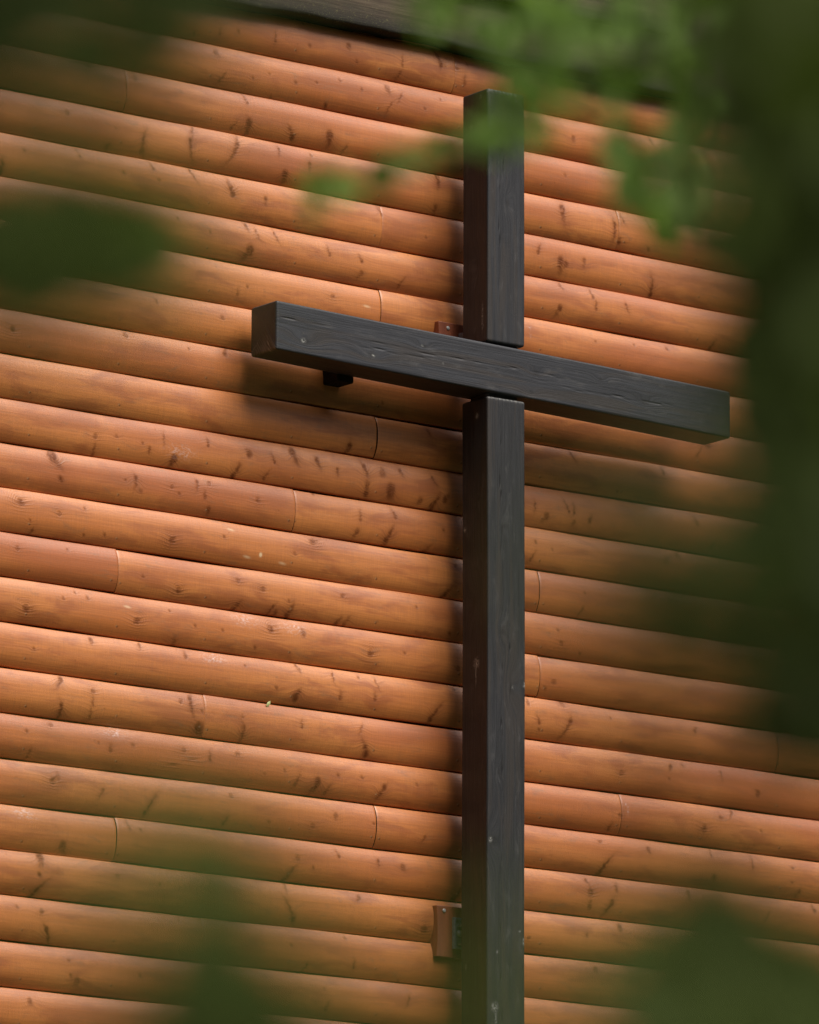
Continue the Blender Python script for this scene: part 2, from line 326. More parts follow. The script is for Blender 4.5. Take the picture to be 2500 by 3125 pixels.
def build_wall(parent):
    XA, XB = -2.35, 2.25                       # the stretch the lens can see gets the fine mesh
    kl = knots()
    Vs, Fs = [], []; A = {k: [] for k in ('grain', 'knot', 'ring', 'pale', 'chip', 'tone')}
    off = 0
    bx = [-1.616 + .3363*i for i in range(-12, 22)]
    vfull = np.concatenate([[0., .0], np.linspace(0.0, 1.0, 49), [1., 1.]])
    for k in range(-6, 49):
        zb = Z0 - k*SP                         # bottom seam of this course
        if zb < .25: break
        vis = -4 <= k <= 24
        js = list(JOINTS.get(k, []))
        r2 = random.Random(100+k)
        # stagger further butt joints along the studs, outside the part that the photograph shows
        xs = sorted(js); ends = [-4.6]
        lo = xs[0] if xs else None
        x = (lo if lo is not None else r2.choice([-2.288, -2.624, -1.952])); L = []
        y = x - .3363*r2.choice([8, 9, 10])
        while y > -4.4: L.append(y); y -= .3363*r2.choice([6, 7, 8])
        if lo is None and k not in JOINTS: L.append(x)
        y = (xs[-1] if xs else x) + .3363*r2.choice([11, 12, 13])
        while y < 5.4: L.append(y); y += .3363*r2.choice([6, 7, 8])
        ends = [-4.6] + sorted(L + js) + [5.6]
        for b in range(len(ends)-1):
            a0, b0 = ends[b]+.0009, ends[b+1]-.0009
            if vis:
                parts = []
                if a0 < XA: parts.append(np.linspace(a0, min(XA, b0), 8, endpoint=b0 <= XA))
                c0, c1 = max(a0, XA), min(b0, XB)
                if c1 > c0: parts.append(np.linspace(c0, c1, max(2, int((c1-c0)/.0035))))
                if b0 > XB: parts.append(np.linspace(max(XB, a0), b0, 8)[(0 if a0 > XB else 1):])
                xs_ = np.concatenate(parts); v = vfull
            else:
                xs_ = np.linspace(a0, b0, 12); v = np.concatenate([[0., 0.], np.linspace(0, 1, 13), [1., 1.]])
            gap_b = .0044 + r2.uniform(-.0004, .0010); gap_t = .0020
            dep = r2.uniform(-.0026, .0022)
            z = zb + gap_b + v*(SP-gap_b-gap_t)
            prof = log_profile(v, dep)
            prof[0] = .014; prof[-1] = .014; prof[1] = .003; prof[-2] = -.004
            X, Zz = np.meshgrid(xs_, z, indexing='ij')
            Yy = np.broadcast_to(prof, X.shape).copy()
            # slow bow and tiny hand-planed unevenness of each board
            Yy += .0012*np.sin(X*2.1+k*1.7+b) + .0006*np.sin(X*9.3+k*2.9)
            Zz = Zz + .0013*np.sin(X*3.3+k*.9+b*2) + .0007*np.sin(X*11.3+k*2.9)
            # eased board ends
            for e in (a0, b0):
                dd = np.abs(X-e); Yy += .0014*np.clip(1-dd/.005, 0, 1)**2
            G = Zz.copy(); n_ = X.size
            knot = np.zeros(X.shape); ring = np.zeros(X.shape); pale = np.zeros(X.shape); chip = np.zeros(X.shape)
            if vis:
                zl, zh = zb-Z0, zb-Z0+SP
                ZZ = Zz-Z0
                for (kx, kz, c) in kl:
                    if not (zl-.0 < kz <= zh and a0-.01 < kx < b0+.01): continue
                    i0, i1 = np.searchsorted(xs_, kx-.11), np.searchsorted(xs_, kx+.11)
                    if i1 <= i0: continue
                    dx = X[i0:i1]-kx; dz = ZZ[i0:i1]-kz
                    q = random.Random(int(kx*7919+kz*104729*3))
                    wob = .0016*np.sin(dz*310+q.uniform(0, 6))+.0010*np.sin(dz*720+q.uniform(0, 6))
                    if c in 'bBfFsS':
                        big = c.isupper(); lean = {'b': .55, 'f': -.62, 's': .02}[c.lower()]*q.uniform(.6, 1.15)
                        fat = q.choice([.8, .8, 1.0, 1.3, 1.9]); ln = (.030 if big else .017)*q.uniform(.7, 1.3)/fat**.6; wd = (.0090 if big else .0056)*q.uniform(.75, 1.2)*fat**.7
                        e = dx + lean*dz + wob + q.uniform(-9, 9)*dz*dz
                        d = (e/wd)**2 + (dz/ln)**2
                        f = np.exp(-d**1.25*.8)
                        st = (.95 if big else .72)*q.uniform(.8, 1.05)
                        knot[i0:i1] = np.maximum(knot[i0:i1], st*f)
                        # soft stain round it, and a small knot eye at one end
                        s2 = .38*st*np.exp(-(e/(wd*2.2))**2-(dz/(ln*1.3))**2); knot[i0:i1] = np.maximum(knot[i0:i1], s2)
                        ey = q.choice([-.6, .5])*ln
                        d2 = ((dx+lean*ey)**2+(dz-ey)**2*.7)/(wd*1.25)**2
                        knot[i0:i1] = np.maximum(knot[i0:i1], min(1, st*1.15)*np.exp(-d2**2))
                        amp = (.024 if big else .012); G[i0:i1] += amp*np.exp(-(dx/.026)**2-(dz/.020)**2)*q.choice([-1, 1, .5])
                        ring[i0:i1] = np.maximum(ring[i0:i1], (.5 if big else .25)*np.exp(-(dx/.035)**2-(dz/.022)**2))
                    elif c in 'rR':
                        big = c == 'R'; r = (.0120 if big else .0085)*q.uniform(.85, 1.15)
                        rr = np.sqrt(dx**2+(dz*1.12)**2 + 1e-9)
                        ang = np.arctan2(dz, dx); rr = rr*(1+.10*np.sin(ang*2+q.uniform(0, 6))+.06*np.sin(ang*5+q.uniform(0, 6)))
                        eye = (.85 if big else .66)*np.exp(-(rr/r)**4)
                        rim = .80*np.exp(-((rr-r*1.02)/(r*.22))**2)*(.55+.45*np.sin(ang+q.uniform(0, 6)))
                        tail = .55*np.exp(-((dx-r*1.3)/(r*.7))**2-((dz-r*.2)/(r*1.0))**2)*(.4+.6*np.sin(rr*1900))
                        rings = (.58 if big else .40)*np.exp(-(rr/(r*2.9))**2)*(.5+.5*np.sin(rr*2*math.pi/.0078+q.uniform(0, 6)))*(.6+.4*np.sin(ang+q.uniform(0, 6)))
                        knot[i0:i1] = np.maximum.reduce([knot[i0:i1], eye, rim, tail*(1 if big else .4), rings])
                        amp = .012 if big else .006; sx, sz = (.034, .024) if big else (.026, .016)
                        G[i0:i1] += amp*np.exp(-(dx/sx)**2-(dz/sz)**2)
                        ring[i0:i1] = np.maximum(ring[i0:i1], (.8 if big else .5)*np.exp(-(dx/(sx*1.2))**2-(dz/(sz*1.2))**2))
                    elif c == 'h':
                        f = .7*np.exp(-(dx/.022)**2-((dz-dx*.16+wob)/.0035)**2); knot[i0:i1] = np.maximum(knot[i0:i1], f)
                        ring[i0:i1] = np.maximum(ring[i0:i1], .7*np.exp(-(dx/.05)**2-(dz/.02)**2))
                    elif c == 't':
                        f = .42*np.exp(-(dx/.0022)**2-(dz/.0030)**2); knot[i0:i1] = np.maximum(knot[i0:i1], f)
                    else:
                        r = (.0088 if c == 'D' else .0058)*q.uniform(.8, 1.2)
                        f = (.92 if c == 'D' else .66)*np.exp(-((dx+.3*dz)**2+(dz*.85)**2)**1.3/r**2.6)
                        knot[i0:i1] = np.maximum(knot[i0:i1], f)
                        G[i0:i1] += .009*np.exp(-(dx/.014)**2-(dz/.009)**2)
                        ring[i0:i1] = np.maximum(ring[i0:i1], .35*np.exp(-(dx/.022)**2-(dz/.013)**2))
                for (kx, kz, c) in PALE:
                    if not (zl-.02 < kz < zh+.02): continue
                    dx = X-kx; dz = ZZ-kz
                    if c == 'P': pale = np.maximum(pale, np.exp(-(dx/.045)**2-(dz/.020)**2))
                    elif c == 'w': chip = np.maximum(chip, 1.0*np.exp(-((dx/.0055)**2+(dz/.0072)**2)**2)); pale = np.maximum(pale, chip*.8)
                    elif c == 'W':
                        f = np.maximum(np.exp(-((dx/.009)**2+((dz-.008)/.007)**2)**2), np.exp(-((dx-.002)/.0045)**4-((dz+.012)/.013)**4))
                        pale = np.maximum(pale, f*1.35)
                    else: chip = np.maximum(chip, .55*np.exp(-((dx/.014)**2+((dz+dx*.1)/.0038)**2)**1.5))
                # nail heads on the studs, a hair above the lower seam
                for nx in bx:
                    for sx in ((-.018, .016) if any(abs(nx-j) < .03 for j in js) else (0,)):
                        q = random.Random(int(nx*1000)+k*31+int(sx*900))
                        nz = zb + SP*(q.uniform(.17, .27)); ax = nx+sx+q.uniform(-.006, .006)
                        if not (a0 < ax < b0): continue
                        i0, i1 = np.searchsorted(xs_, ax-.02), np.searchsorted(xs_, ax+.02)
                        d2 = (X[i0:i1]-ax)**2+(Zz[i0:i1]-nz)**2
                        knot[i0:i1] = np.maximum(knot[i0:i1], .95*np.exp(-(d2/.0036**2)**1.5))
                        chip[i0:i1] = np.maximum(chip[i0:i1], .55*np.exp(-(((X[i0:i1]-ax+.002)**2+(Zz[i0:i1]-nz-.0028)**2)/.0021**2)))
            bt = r2.random()
            bo = r2.uniform(0, 50)
            Vs.append(np.stack([X.ravel(), Yy.ravel(), Zz.ravel()], 1))
            A['grain'].append(np.stack([X.ravel()+bo, G.ravel()+bo*.37, np.full(n_, bo*3.1)+Yy.ravel()*0], 1))
            A['knot'].append(knot.ravel()); A['ring'].append(ring.ravel()); A['pale'].append(pale.ravel())
            A['chip'].append(np.clip(chip, 0, 1).ravel()); A['tone'].append(np.full(n_, bt))
            Fs.append(grid_faces(len(xs_), len(v), off, False)); off += n_
    V = np.concatenate(Vs); Fc = np.concatenate(Fs)
    at_ = {k_: np.concatenate(a) for k_, a in A.items()}
    return link_mesh('wall', V, Fc, M_SID, parent, at_, True)

def box_np(x0, x1, y0, y1, z0, z1):
    V = np.array([(x, y, z) for x in (x0, x1) for y in (y0, y1) for z in (z0, z1)], float)
    Fq = np.array([(0, 1, 3, 2), (4, 6, 7, 5), (0, 4, 5, 1), (2, 3, 7, 6), (0, 2, 6, 4), (1, 5, 7, 3)])
    return V, Fq

def join(bl):
    V, F, o = [], [], 0
    for v, f in bl: V.append(v); F.append(f+o); o += len(v)
    return np.concatenate(V), np.concatenate(F)

house = empty('log_building', (0.5, 0, 0))
tag(house, 'building wall of horizontal orange stained half round logs behind the black cross', 'building')
build_wall(house)
V, Fq = join([box_np(-4.6, 5.6, .016, .14, .0, 7.6), box_np(-4.6, -4.45, .142, 6, 0, 7.6), box_np(5.45, 5.6, .142, 6, 0, 7.6), box_np(-4.6, 5.6, 6.002, 6.15, 0, 7.6)])
link_mesh('sheathing', V, Fq, M_DARK, house)

def waney_board(name, xa, xb, yf, yb, zl, zh, seed, amp, parent):
    """rough sawn eaves board whose lower edge keeps the wavering line of the tree"""
    n = 420; x = np.linspace(xa, xb, n); r = random.Random(seed)
    wv = sum(amp*a*np.sin(x*f_+r.uniform(0, 6)) for a, f_ in ((.6, 2.3), (.35, 5.1), (.25, 11), (.14, 23), (.08, 47)))
    zb = zl + wv
    rows = [(yb, 0, 0), (yf+.004, 0, 0), (yf, .006, 0)] + [(yf, 0, t) for t in np.linspace(.06, 1, 14)] + [(yb, 0, 1)]
    V = np.zeros((n, len(rows), 3)); E = np.zeros((n, len(rows)))
    for j, (y, dz, t) in enumerate(rows):
        V[:, j, 0] = x; V[:, j, 1] = y; V[:, j, 2] = zb + dz + (zh-zb-dz)*t if t else zb+dz
        h = V[:, j, 2]-zb
        E[:, j] = np.clip(1-(h-.015)/.05, 0, 1)
    return link_mesh(name, V.reshape(-1, 3), grid_faces(n, len(rows)), M_WEA, parent, {'edge': E.ravel()}, False)

eav = waney_board('eaves_board', -4.9, 5.9, -.070, .03, Z0+.275, Z0+.52, 3, .011, house)
waney_board('eaves_board', -4.9, 5.9, -.100, -.072, Z0+.465, Z0+.72, 5, .014, house)
waney_board('eaves_board', -4.9, 5.9, -.130, -.102, Z0+.67, Z0+.90, 9, .012, house)
V, Fq = join([box_np(-5.0, 6.0, -.16, 6.5, Z0+.905, Z0+1.0)])
link_mesh('roof', V, Fq, M_ROOF, house)

# ------------------------------------------------------------------ the cross
PSI = -0.03538
cross = empty('wooden_cross', (0, -.24, 0)); cross.rotation_euler = (0, 0, PSI)
tag(cross, 'tall black stained timber cross standing in front of the orange log wall', 'cross')
WT = .15; DT = .138; BV = .007

def timber(name, a0, a1, u0, u1, w0, w1, axis, marks, seed, lit_tone=0.0, tilt=0.0):
    """squared timber with eased edges. axis 'z' (upright) or 'x'; u: the face width, w: depth; local coordinates"""
    ns = 30
    def side(p, q, n): return np.linspace(p, q, n)
    prof = []                                     # front face, right side, back, left (u, w, face id)
    du, dw = u1-u0, w1-w0
    arc = [R(t) for t in (15, 35, 55, 75)]
    def corner(cu, cw, st):
        for t in arc: prof.append((cu+BV*math.cos(st+t), cw+BV*math.sin(st+t)))
    for t in side(u0+BV, u1-BV, ns): prof.append((t, w0))
    corner(u1-BV, w0+BV, -math.pi/2)
    for t in side(w0+BV, w1-BV, ns): prof.append((u1, t))
    corner(u1-BV, w1-BV, 0)
    for t in side(u1-BV, u0+BV, 8): prof.append((t, w1))
    corner(u0+BV, w1-BV, math.pi/2)
    for t in side(w1-BV, w0+BV, ns): prof.append((u0, t))
    corner(u0+BV, w0+BV, math.pi)
    P = np.array(prof); cu, cw = (u0+u1)/2, (w0+w1)/2
    nl = int((a1-a0)/.0045)
    al = list(np.linspace(a0+BV, a1-BV, nl)); sc = [0]*nl
    e0 = [(a0+BV*(1-math.sin(t)), BV*(1-math.cos(t))) for t in reversed([R(x) for x in (22, 45, 68, 88)])]
    A_ = [x for x, s in e0] + al + [a1-(x-a0) for x, s in reversed(e0)]
    Sx = [s for x, s in e0] + sc + [s for x, s in reversed(e0)]
    A_ = np.array(A_); Sx = np.array(Sx)
    r = random.Random(seed)
    V = np.zeros((len(A_), len(P), 3))
    for i, (a, s) in enumerate(zip(A_, Sx)):
        fu = (du/2-s)/(du/2); fw_ = (dw/2-s)/(dw/2)
        U = cu+(P[:, 0]-cu)*fu; W_ = cw+(P[:, 1]-cw)*fw_
        W_ = W_ + .0007*math.sin(a*4.1+seed)
        U = U + .0007*math.sin(a*3.3+seed*2)
        if axis == 'z': V[i] = np.stack([U, W_, np.full(len(U), a)], 1)
        else: V[i] = np.stack([np.full(len(U), a), W_, U + tilt*a], 1)
    n, m = len(A_), len(P)
    idx = np.arange(n*m).reshape(n, m)
    q = np.stack([idx[:-1], np.roll(idx, -1, 1)[:-1], np.roll(idx, -1, 1)[1:], idx[1:]], -1).reshape(-1, 4)
    if axis == 'x': q = q[:, ::-1]
    Aa = np.repeat(A_, m); Uu = np.tile(P[:, 0], n); Ww = np.tile(P[:, 1], n)
    G = np.stack([Aa+seed*3.7, Uu*1.0, Ww*1.0], 1)
    knot = np.zeros(n*m); pale = np.zeros(n*m); crack = np.zeros(n*m)
    for (kind, face, a, u, s) in marks:
        on = (Ww < w0+BV) if face == 'f' else (Uu < u0+BV)
        du_ = (Uu-u) if face == 'f' else (Ww-u)
        da = Aa-a
        if kind == 'k':                            # knot, grain flowing round it
            f = np.exp(-((da/(s*1.5))**2+(du_/s)**2)**1.5); knot = np.maximum(knot, .8*f*on)
            bend = s*1.3*np.exp(-(da/(s*6))**2-(du_/(s*2.2))**2)*on
            G[:, 1 if face == 'f' else 2] += bend*2.2
        elif kind == 'p':                          # resin or droppings, pale
            f = np.exp(-((da/(s*1.2))**2+(du_/s)**2)**1.5); pale = np.maximum(pale, f*on)
        elif kind == 'l':                          # pale run along the face
            f = np.exp(-(da/s)**4-(du_/.0028)**2); pale = np.maximum(pale, f*on)
        elif kind == 'c':                          # drying crack of half length s
            wv = .004*np.sin(da*7+seed)+.002*np.sin(da*23)+.0012*np.sin(da*61)
            f = np.exp(-((du_+wv)/.0017)**2)*np.clip(1.15-np.abs(da)/s, 0, 1)*(.6+.4*np.sin(da*37+seed)); crack = np.maximum(crack, np.clip(f, 0, 1)*on)
        elif kind == 'e':                          # scuffed pale arris at the cut end
            f = np.exp(-(da/.007)**2)*(.25+.5*np.clip(np.sin(Uu*400)+np.sin(Uu*930), 0, 1)); pale = np.maximum(pale, f*on)
    # caps
    Vf = V.reshape(-1, 3); fcs = [q]
    o0 = len(Vf)
    cen = np.array([V[0].mean(0), V[-1].mean(0)]); Vf = np.concatenate([Vf, cen])
    t0 = np.stack([np.full(m, o0), np.roll(idx[0], -1), idx[0]], 1); t1 = np.stack([np.full(m, o0+1), idx[-1], np.roll(idx[-1], -1)], 1)
    if axis == 'x': t0, t1 = t0[:, ::-1], t1[:, ::-1]
    fcs += [t0, t1]
    G = np.concatenate([G, G[:2]])
    pad = lambda a_: np.concatenate([a_, [0, 0]])
    o = link_mesh(name, Vf, fcs, M_BLK, None, {'grain': G, 'knot': pad(knot), 'pale': pad(pale), 'crack': pad(crack), 'lit_tone': np.full(n*m+2, lit_tone)}, True)
    o.parent = cross
    return o

ZT = .76703+UP; BZ = -.07241+UP; BT = .15691; TL = -.02749
pm = [('k', 'f', UP-1.181, .093, .012), ('p', 'f', UP-1.175, .100, .004), ('p', 'f', UP-1.162, .145, .006), ('k', 'f', UP-1.671, .016, .012), ('p', 'f', UP-1.668, .013, .006),
      ('p', 'f', UP-2.195, .03, .012), ('l', 'f', UP-2.27, .034, .07), ('c', 'f', UP-.55, .056, .34), ('c', 'f', UP-1.3, .058, .5), ('c', 'f', UP-2.1, .057, .5),
      ('k', 'f', UP-.66, .06, .008), ('k', 'f', UP-1.45, .045, .007), ('p', 's', UP-1.1, .06, .013), ('l', 's', UP-1.13, .062, .035), ('p', 's', UP-.30, .055, .008), ('p', 's', UP-.66, .12, .006), ('l', 's', UP-2.06, .11, .010), ('k', 's', UP-.9, .07, .012), ('l', 'f', UP-1.98, .145, .012), ('k', 'f', UP-1.0, .052, .009),
      ('p', 'f', UP-1.95, .128, .003), ('e', 'f', UP-.243, 0, 0), ('l', 'f', UP-2.02, .04, .006), ('c', 'f', UP-1.05, .09, .2)]
um = [('c', 'f', UP+.55, .065, .18), ('c', 'f', UP+.3, .05, .22), ('k', 'f', UP+.40, .08, .008), ('l', 's', UP+.02, .03, .04), ('p', 's', UP-.012, .028, .004), ('p', 's', UP+.655, .09, .006),
      ('p', 's', UP+.745, .04, .005), ('e', 'f', UP+.762, 0, 0), ('p', 'f', UP+.742, .115, .004), ('k', 's', UP+.2, .06, .01)]
bb = BZ-BT
bmk = [('p', 'f', -.721, UP-.185, .0065), ('k', 'f', -.715, UP-.185, .012), ('k', 'f', -.458, UP-.186, .010), ('p', 'f', -.452, UP-.188, .004), ('k', 'f', -.255, UP-.125, .007), ('p', 'f', -.262, UP-.124, .003),
       ('k', 'f', .631, UP-.166, .009), ('k', 'f', .19, UP-.14, .008), ('k', 'f', .17, UP-.205, .006), ('c', 'f', -.05, UP-.142, .5), ('c', 'f', .55, UP-.165, .4), ('c', 'f', -.75, UP-.125, .12),
       ('p', 'f', -.18, UP-.17, .0025), ('e', 's', -.826, .03, .0), ('p', 's', -.826, .03, .005), ('k', 'f', .45, UP-.12, .006), ('c', 'f', -.4, UP-.165, .2)]
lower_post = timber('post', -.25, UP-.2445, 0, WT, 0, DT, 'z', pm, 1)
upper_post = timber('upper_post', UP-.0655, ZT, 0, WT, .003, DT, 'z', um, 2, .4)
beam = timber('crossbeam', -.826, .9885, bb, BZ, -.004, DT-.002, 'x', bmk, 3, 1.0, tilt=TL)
# the halved joint: a tenon inside, joining the three timbers
V, Fq = box_np(.02, .13, .02, .118, UP-.4, UP+.1); o = link_mesh('tenon', V, Fq, M_BLK, None, {'knot': np.zeros(8)}); o.parent = cross

# ------------------------------------------------------------------ brackets
def bevel_box(name, x0, x1, y0, y1, z0, z1, bv, mat, parent):
    import bmesh
    bm = bmesh.new(); bmesh.ops.create_cube(bm, size=1)
    for v in bm.verts: v.co = Vector(((x0+x1)/2+v.co.x*(x1-x0), (y0+y1)/2+v.co.y*(y1-y0), (z0+z1)/2+v.co.z*(z1-z0)))
    bmesh.ops.bevel(bm, geom=bm.edges[:], offset=bv, segments=2, profile=.6, affect='EDGES')
    me = bpy.data.meshes.new(name); bm.to_mesh(me); bm.free(); me.materials.append(mat)
    o = bpy.data.objects.new(name, me); COL.objects.link(o)
    if parent: o.parent = parent; o.matrix_parent_inverse = parent.matrix_basis.inverted()
    return o

def hexhead(name, x, y, z, r, t, mat, parent, n=6):
    """bolt or screw head whose axis is the wall's normal, facing the street"""
    V, Fc = [], []
    for rr, yy in ((r, y), (r, y-t*.75), (r*.82, y-t)):
        for i in range(n*2 if n > 6 else n):
            nn = n*2 if n > 6 else n
            a = 2*math.pi*i/nn; V.append((x+rr*math.cos(a), yy, z+rr*math.sin(a)))
    nn = len(V)//3
    for k in range(2):
        for i in range(nn): Fc.append((k*nn+i, k*nn+(i+1) % nn, (k+1)*nn+(i+1) % nn, (k+1)*nn+i))
    V.append((x, y-t*.8, z))
    tri = [(2*nn+i, 2*nn+(i+1) % nn, len(V)-1) for i in range(nn)]
    return link_mesh(name, np.array(V), [np.array(Fc), np.array(tri)], mat, parent)

def mounting_pad(xa, xb, za, zb, yf, parent):
    """timber pad scribed over the logs: flat front, left and right edges cut to the log profile"""
    n = 60; z = np.linspace(za, zb, n)
    v = ((z-(Z0-60*SP))/SP) % 1.0; log = log_profile(v)
    skew = .004*np.sin((z-za)/(zb-za)*math.pi)          # hand-cut side, slightly hollow
    rows = [(xa, log+.002, 0), (xa, np.full(n, yf+.002), 1), (xa+.002, np.full(n, yf), 1), (xb-.002, np.full(n, yf), -1), (xb, np.full(n, yf+.002), -1), (xb, log+.002, -1)]
    V = np.zeros((n, len(rows), 3))
    for j, (x, y, s) in enumerate(rows): V[:, j] = np.stack([x+s*skew*(1 if s > 0 else .5), y, z], 1)
    Fq = grid_faces(n, len(rows), 0, True)
    Vf = V.reshape(-1, 3); m = len(rows)
    caps = [np.array([[5, 4, 3, 2, 1, 0]]), np.array([[(n-1)*m+i for i in range(6)]])]
    o = link_mesh('mounting_pad', Vf, [Fq]+caps, M_PAD, parent); return o

def post_bracket(label, za, zb, steel):
    yf = -.038
    t = empty('wall_bracket', (.075, 0, (za+zb)/2)); tag(t, label, 'bracket', 'brackets tying the cross to the wall')
    mounting_pad(-.041, .192, za, zb, yf, t)
    if steel:
        s0, s1 = za+.028, zb-.034
        bevel_box('steel_plate', .020, .135, yf-.005, yf-.0005, s0, s1, .0015, M_STEEL, t)
        for a_ in ((.020, .0285, s0, s1), (.0288, .135, s1-.009, s1), (.0288, .135, s0, s0+.009)):
            bevel_box('steel_rim', a_[0], a_[1], yf-.0115, yf-.0055, a_[2], a_[3], .0015, M_STEEL, t)
        # box shaped arm that reaches from the plate to the back of the post
        bevel_box('steel_arm', .036, .118, -.104, yf-.0055, s0+.012, s0+.018, .001, M_STEEL, t)
        bevel_box('steel_arm', .036, .118, -.104, yf-.0055, s1-.030, s1-.024, .001, M_STEEL, t)
        bevel_box('steel_arm', .062, .068, -.104, yf-.0055, s0+.0185, s1-.0305, .001, M_STEEL, t)
        hexhead('bolt', .045, yf-.0055, (s0+s1)/2, .0115, .010, M_SCREW, t)
        hexhead('bolt', .046, yf-.0140, (s0+s1)/2, .0045, .008, M_SCREW, t, 8)
    else:
        bevel_box('steel_arm', .040, .110, -.104, yf-.0005, za+.035, zb-.030, .002, M_STEEL, t)
    hexhead('screw', -.012 if steel else -.002, yf-.0002, zb-.015 if steel else zb-.018, .0062, .003, M_SCREW, t, 8)
    hexhead('screw', .160, yf-.0002, zb-.015, .0062, .003, M_SCREW, t, 8)
    return t
post_bracket('wooden pad with grey steel bracket and bolt behind the lower part of the post', UP-2.02, UP-1.858, True)
post_bracket('reddish brown wooden pad behind the post just above the crossbeam', UP-.132, UP+.03, False)
t = empty('wall_bracket', (-.45, 0, UP-.22)); tag(t, 'spacer block, darkened and lengthened for its shadow, under the left arm of the crossbeam', 'bracket', 'brackets tying the cross to the wall')
bevel_box('spacer_block', -.490, -.425, -.094, -.010, UP-.240, UP-.10, .006, M_DARK, t)  # near black and dropped below the beam to include the block's own shadow
bevel_box('bearing_plate', -.505, -.413, -.0095, -.004, UP-.215, UP-.09, .001, M_PAD, t)

# small leaf scrap stuck in the seam
V = np.array([(0, 0, 0), (.006, -.004, .008), (.004, -.007, .018), (-.004, -.003, .014), (-.010, -.005, .004), (-.007, -.002, -.003), (.001, -.0075, .008)])
Fq = np.array([(0, 1, 6), (1, 2, 6), (2, 3, 6), (3, 4, 6), (4, 5, 6), (5, 0, 6)])
k = NT('yellow_leaf'); k.out((.50, .52, .22), .5, .4)
o = link_mesh('leaf_scrap', V+np.array([-.690, -.008, UP-1.292]), Fq, k.m)
tag(o, 'tiny pale yellow green leaf scrap stuck on the log wall left of the post', 'leaf')

# ------------------------------------------------------------------ foliage
def tube(path, radii, n=8):
    P = [Vector(p) for p in path]; V = []; Fc = []
    for i, p in enumerate(P):
        d = (P[min(i+1, len(P)-1)]-P[max(i-1, 0)]).normalized()
        a = d.cross(Vector((0.3, 0.2, 1))).normalized() if abs(d.z) < .95 else d.cross(Vector((1, 0, 0))).normalized()
        b = d.cross(a)
        for j in range(n):
            t = 2*math.pi*j/n; q = p+(a*math.cos(t)+b*math.sin(t))*radii[i]; V.append(tuple(q))
    for i in range(len(P)-1):
        for j in range(n): Fc.append((i*n+j, i*n+(j+1) % n, (i+1)*n+(j+1) % n, (i+1)*n+j))
    return np.array(V), np.array(Fc)

def curve(p0, p1, sag, n=9, seed=0):
    r = random.Random(seed); p0, p1 = Vector(p0), Vector(p1)
    L = (p1-p0).length; out = []
    j1 = Vector([r.uniform(-1, 1) for _ in range(3)])*L*.05
    for i in range(n):
        t = i/(n-1); q = p0.lerp(p1, t); q.z += sag*4*t*(1-t); q += j1*math.sin(t*math.pi*2)
        out.append(q)
    return out

LEAF = np.array([(0, 0, 0), (.22, .16, .02), (.30, .38, .035), (.22, .66, .02), (0, 1, -.05), (-.22, .66, .02), (-.30, .38, .035), (-.22, .16, .02), (0, .36, -.02), (0, .7, -.03)])
LEAF_F = np.array([(0, 1, 8), (1, 2, 8), (2, 3, 9), (2, 9, 8), (3, 4, 9), (4, 5, 9), (5, 6, 9), (9, 6, 8), (6, 7, 8), (7, 0, 8)])

def leaves_mesh(name, items, mat, parent, width=1.0):
    """items: (point, direction, normal, length, shade)"""
    n = len(items); V = np.zeros((n, 10, 3)); Sh = np.zeros((n, 10))
    for i, (p, d, nn, ln, sh) in enumerate(items):
        d = d.normalized(); s = d.cross(nn).normalized(); u = s.cross(d)
        M = np.array([s*width, d, u])*ln
        V[i] = LEAF @ M + np.array(p); Sh[i] = sh
    Fc = (LEAF_F[None] + (np.arange(n)*10)[:, None, None]).reshape(-1, 3)
    return link_mesh(name, V.reshape(-1, 3), Fc, mat, parent, {'shade': Sh.ravel()})

def cluster(px, py, rx, ry, d, dd, n, ln, seed, droop=.7, shade=(0, 1)):
    r = random.Random(seed); L = []
    sc = 2500/1725/F_PX
    for i in range(n):
        while True:
            a, b = r.uniform(-1, 1), r.uniform(-1, 1)
            if a*a+b*b < 1: break
        dist = d + r.uniform(-dd, dd)
        p = at(px, py, dist) + rt*(a*rx*sc*d) - up*(b*ry*sc*d)
        dr = Vector((r.uniform(-1, 1), r.uniform(-1, 1), r.uniform(-1, .5)-droop)).normalized()
        nn = Vector((r.gauss(0, .6), r.gauss(-.5, .6), r.gauss(.5, .6))).normalized()
        l = ln*r.uniform(.7, 1.2)
        L.append((p-dr*l*.5, dr, nn, l, r.uniform(*shade)))
    return L

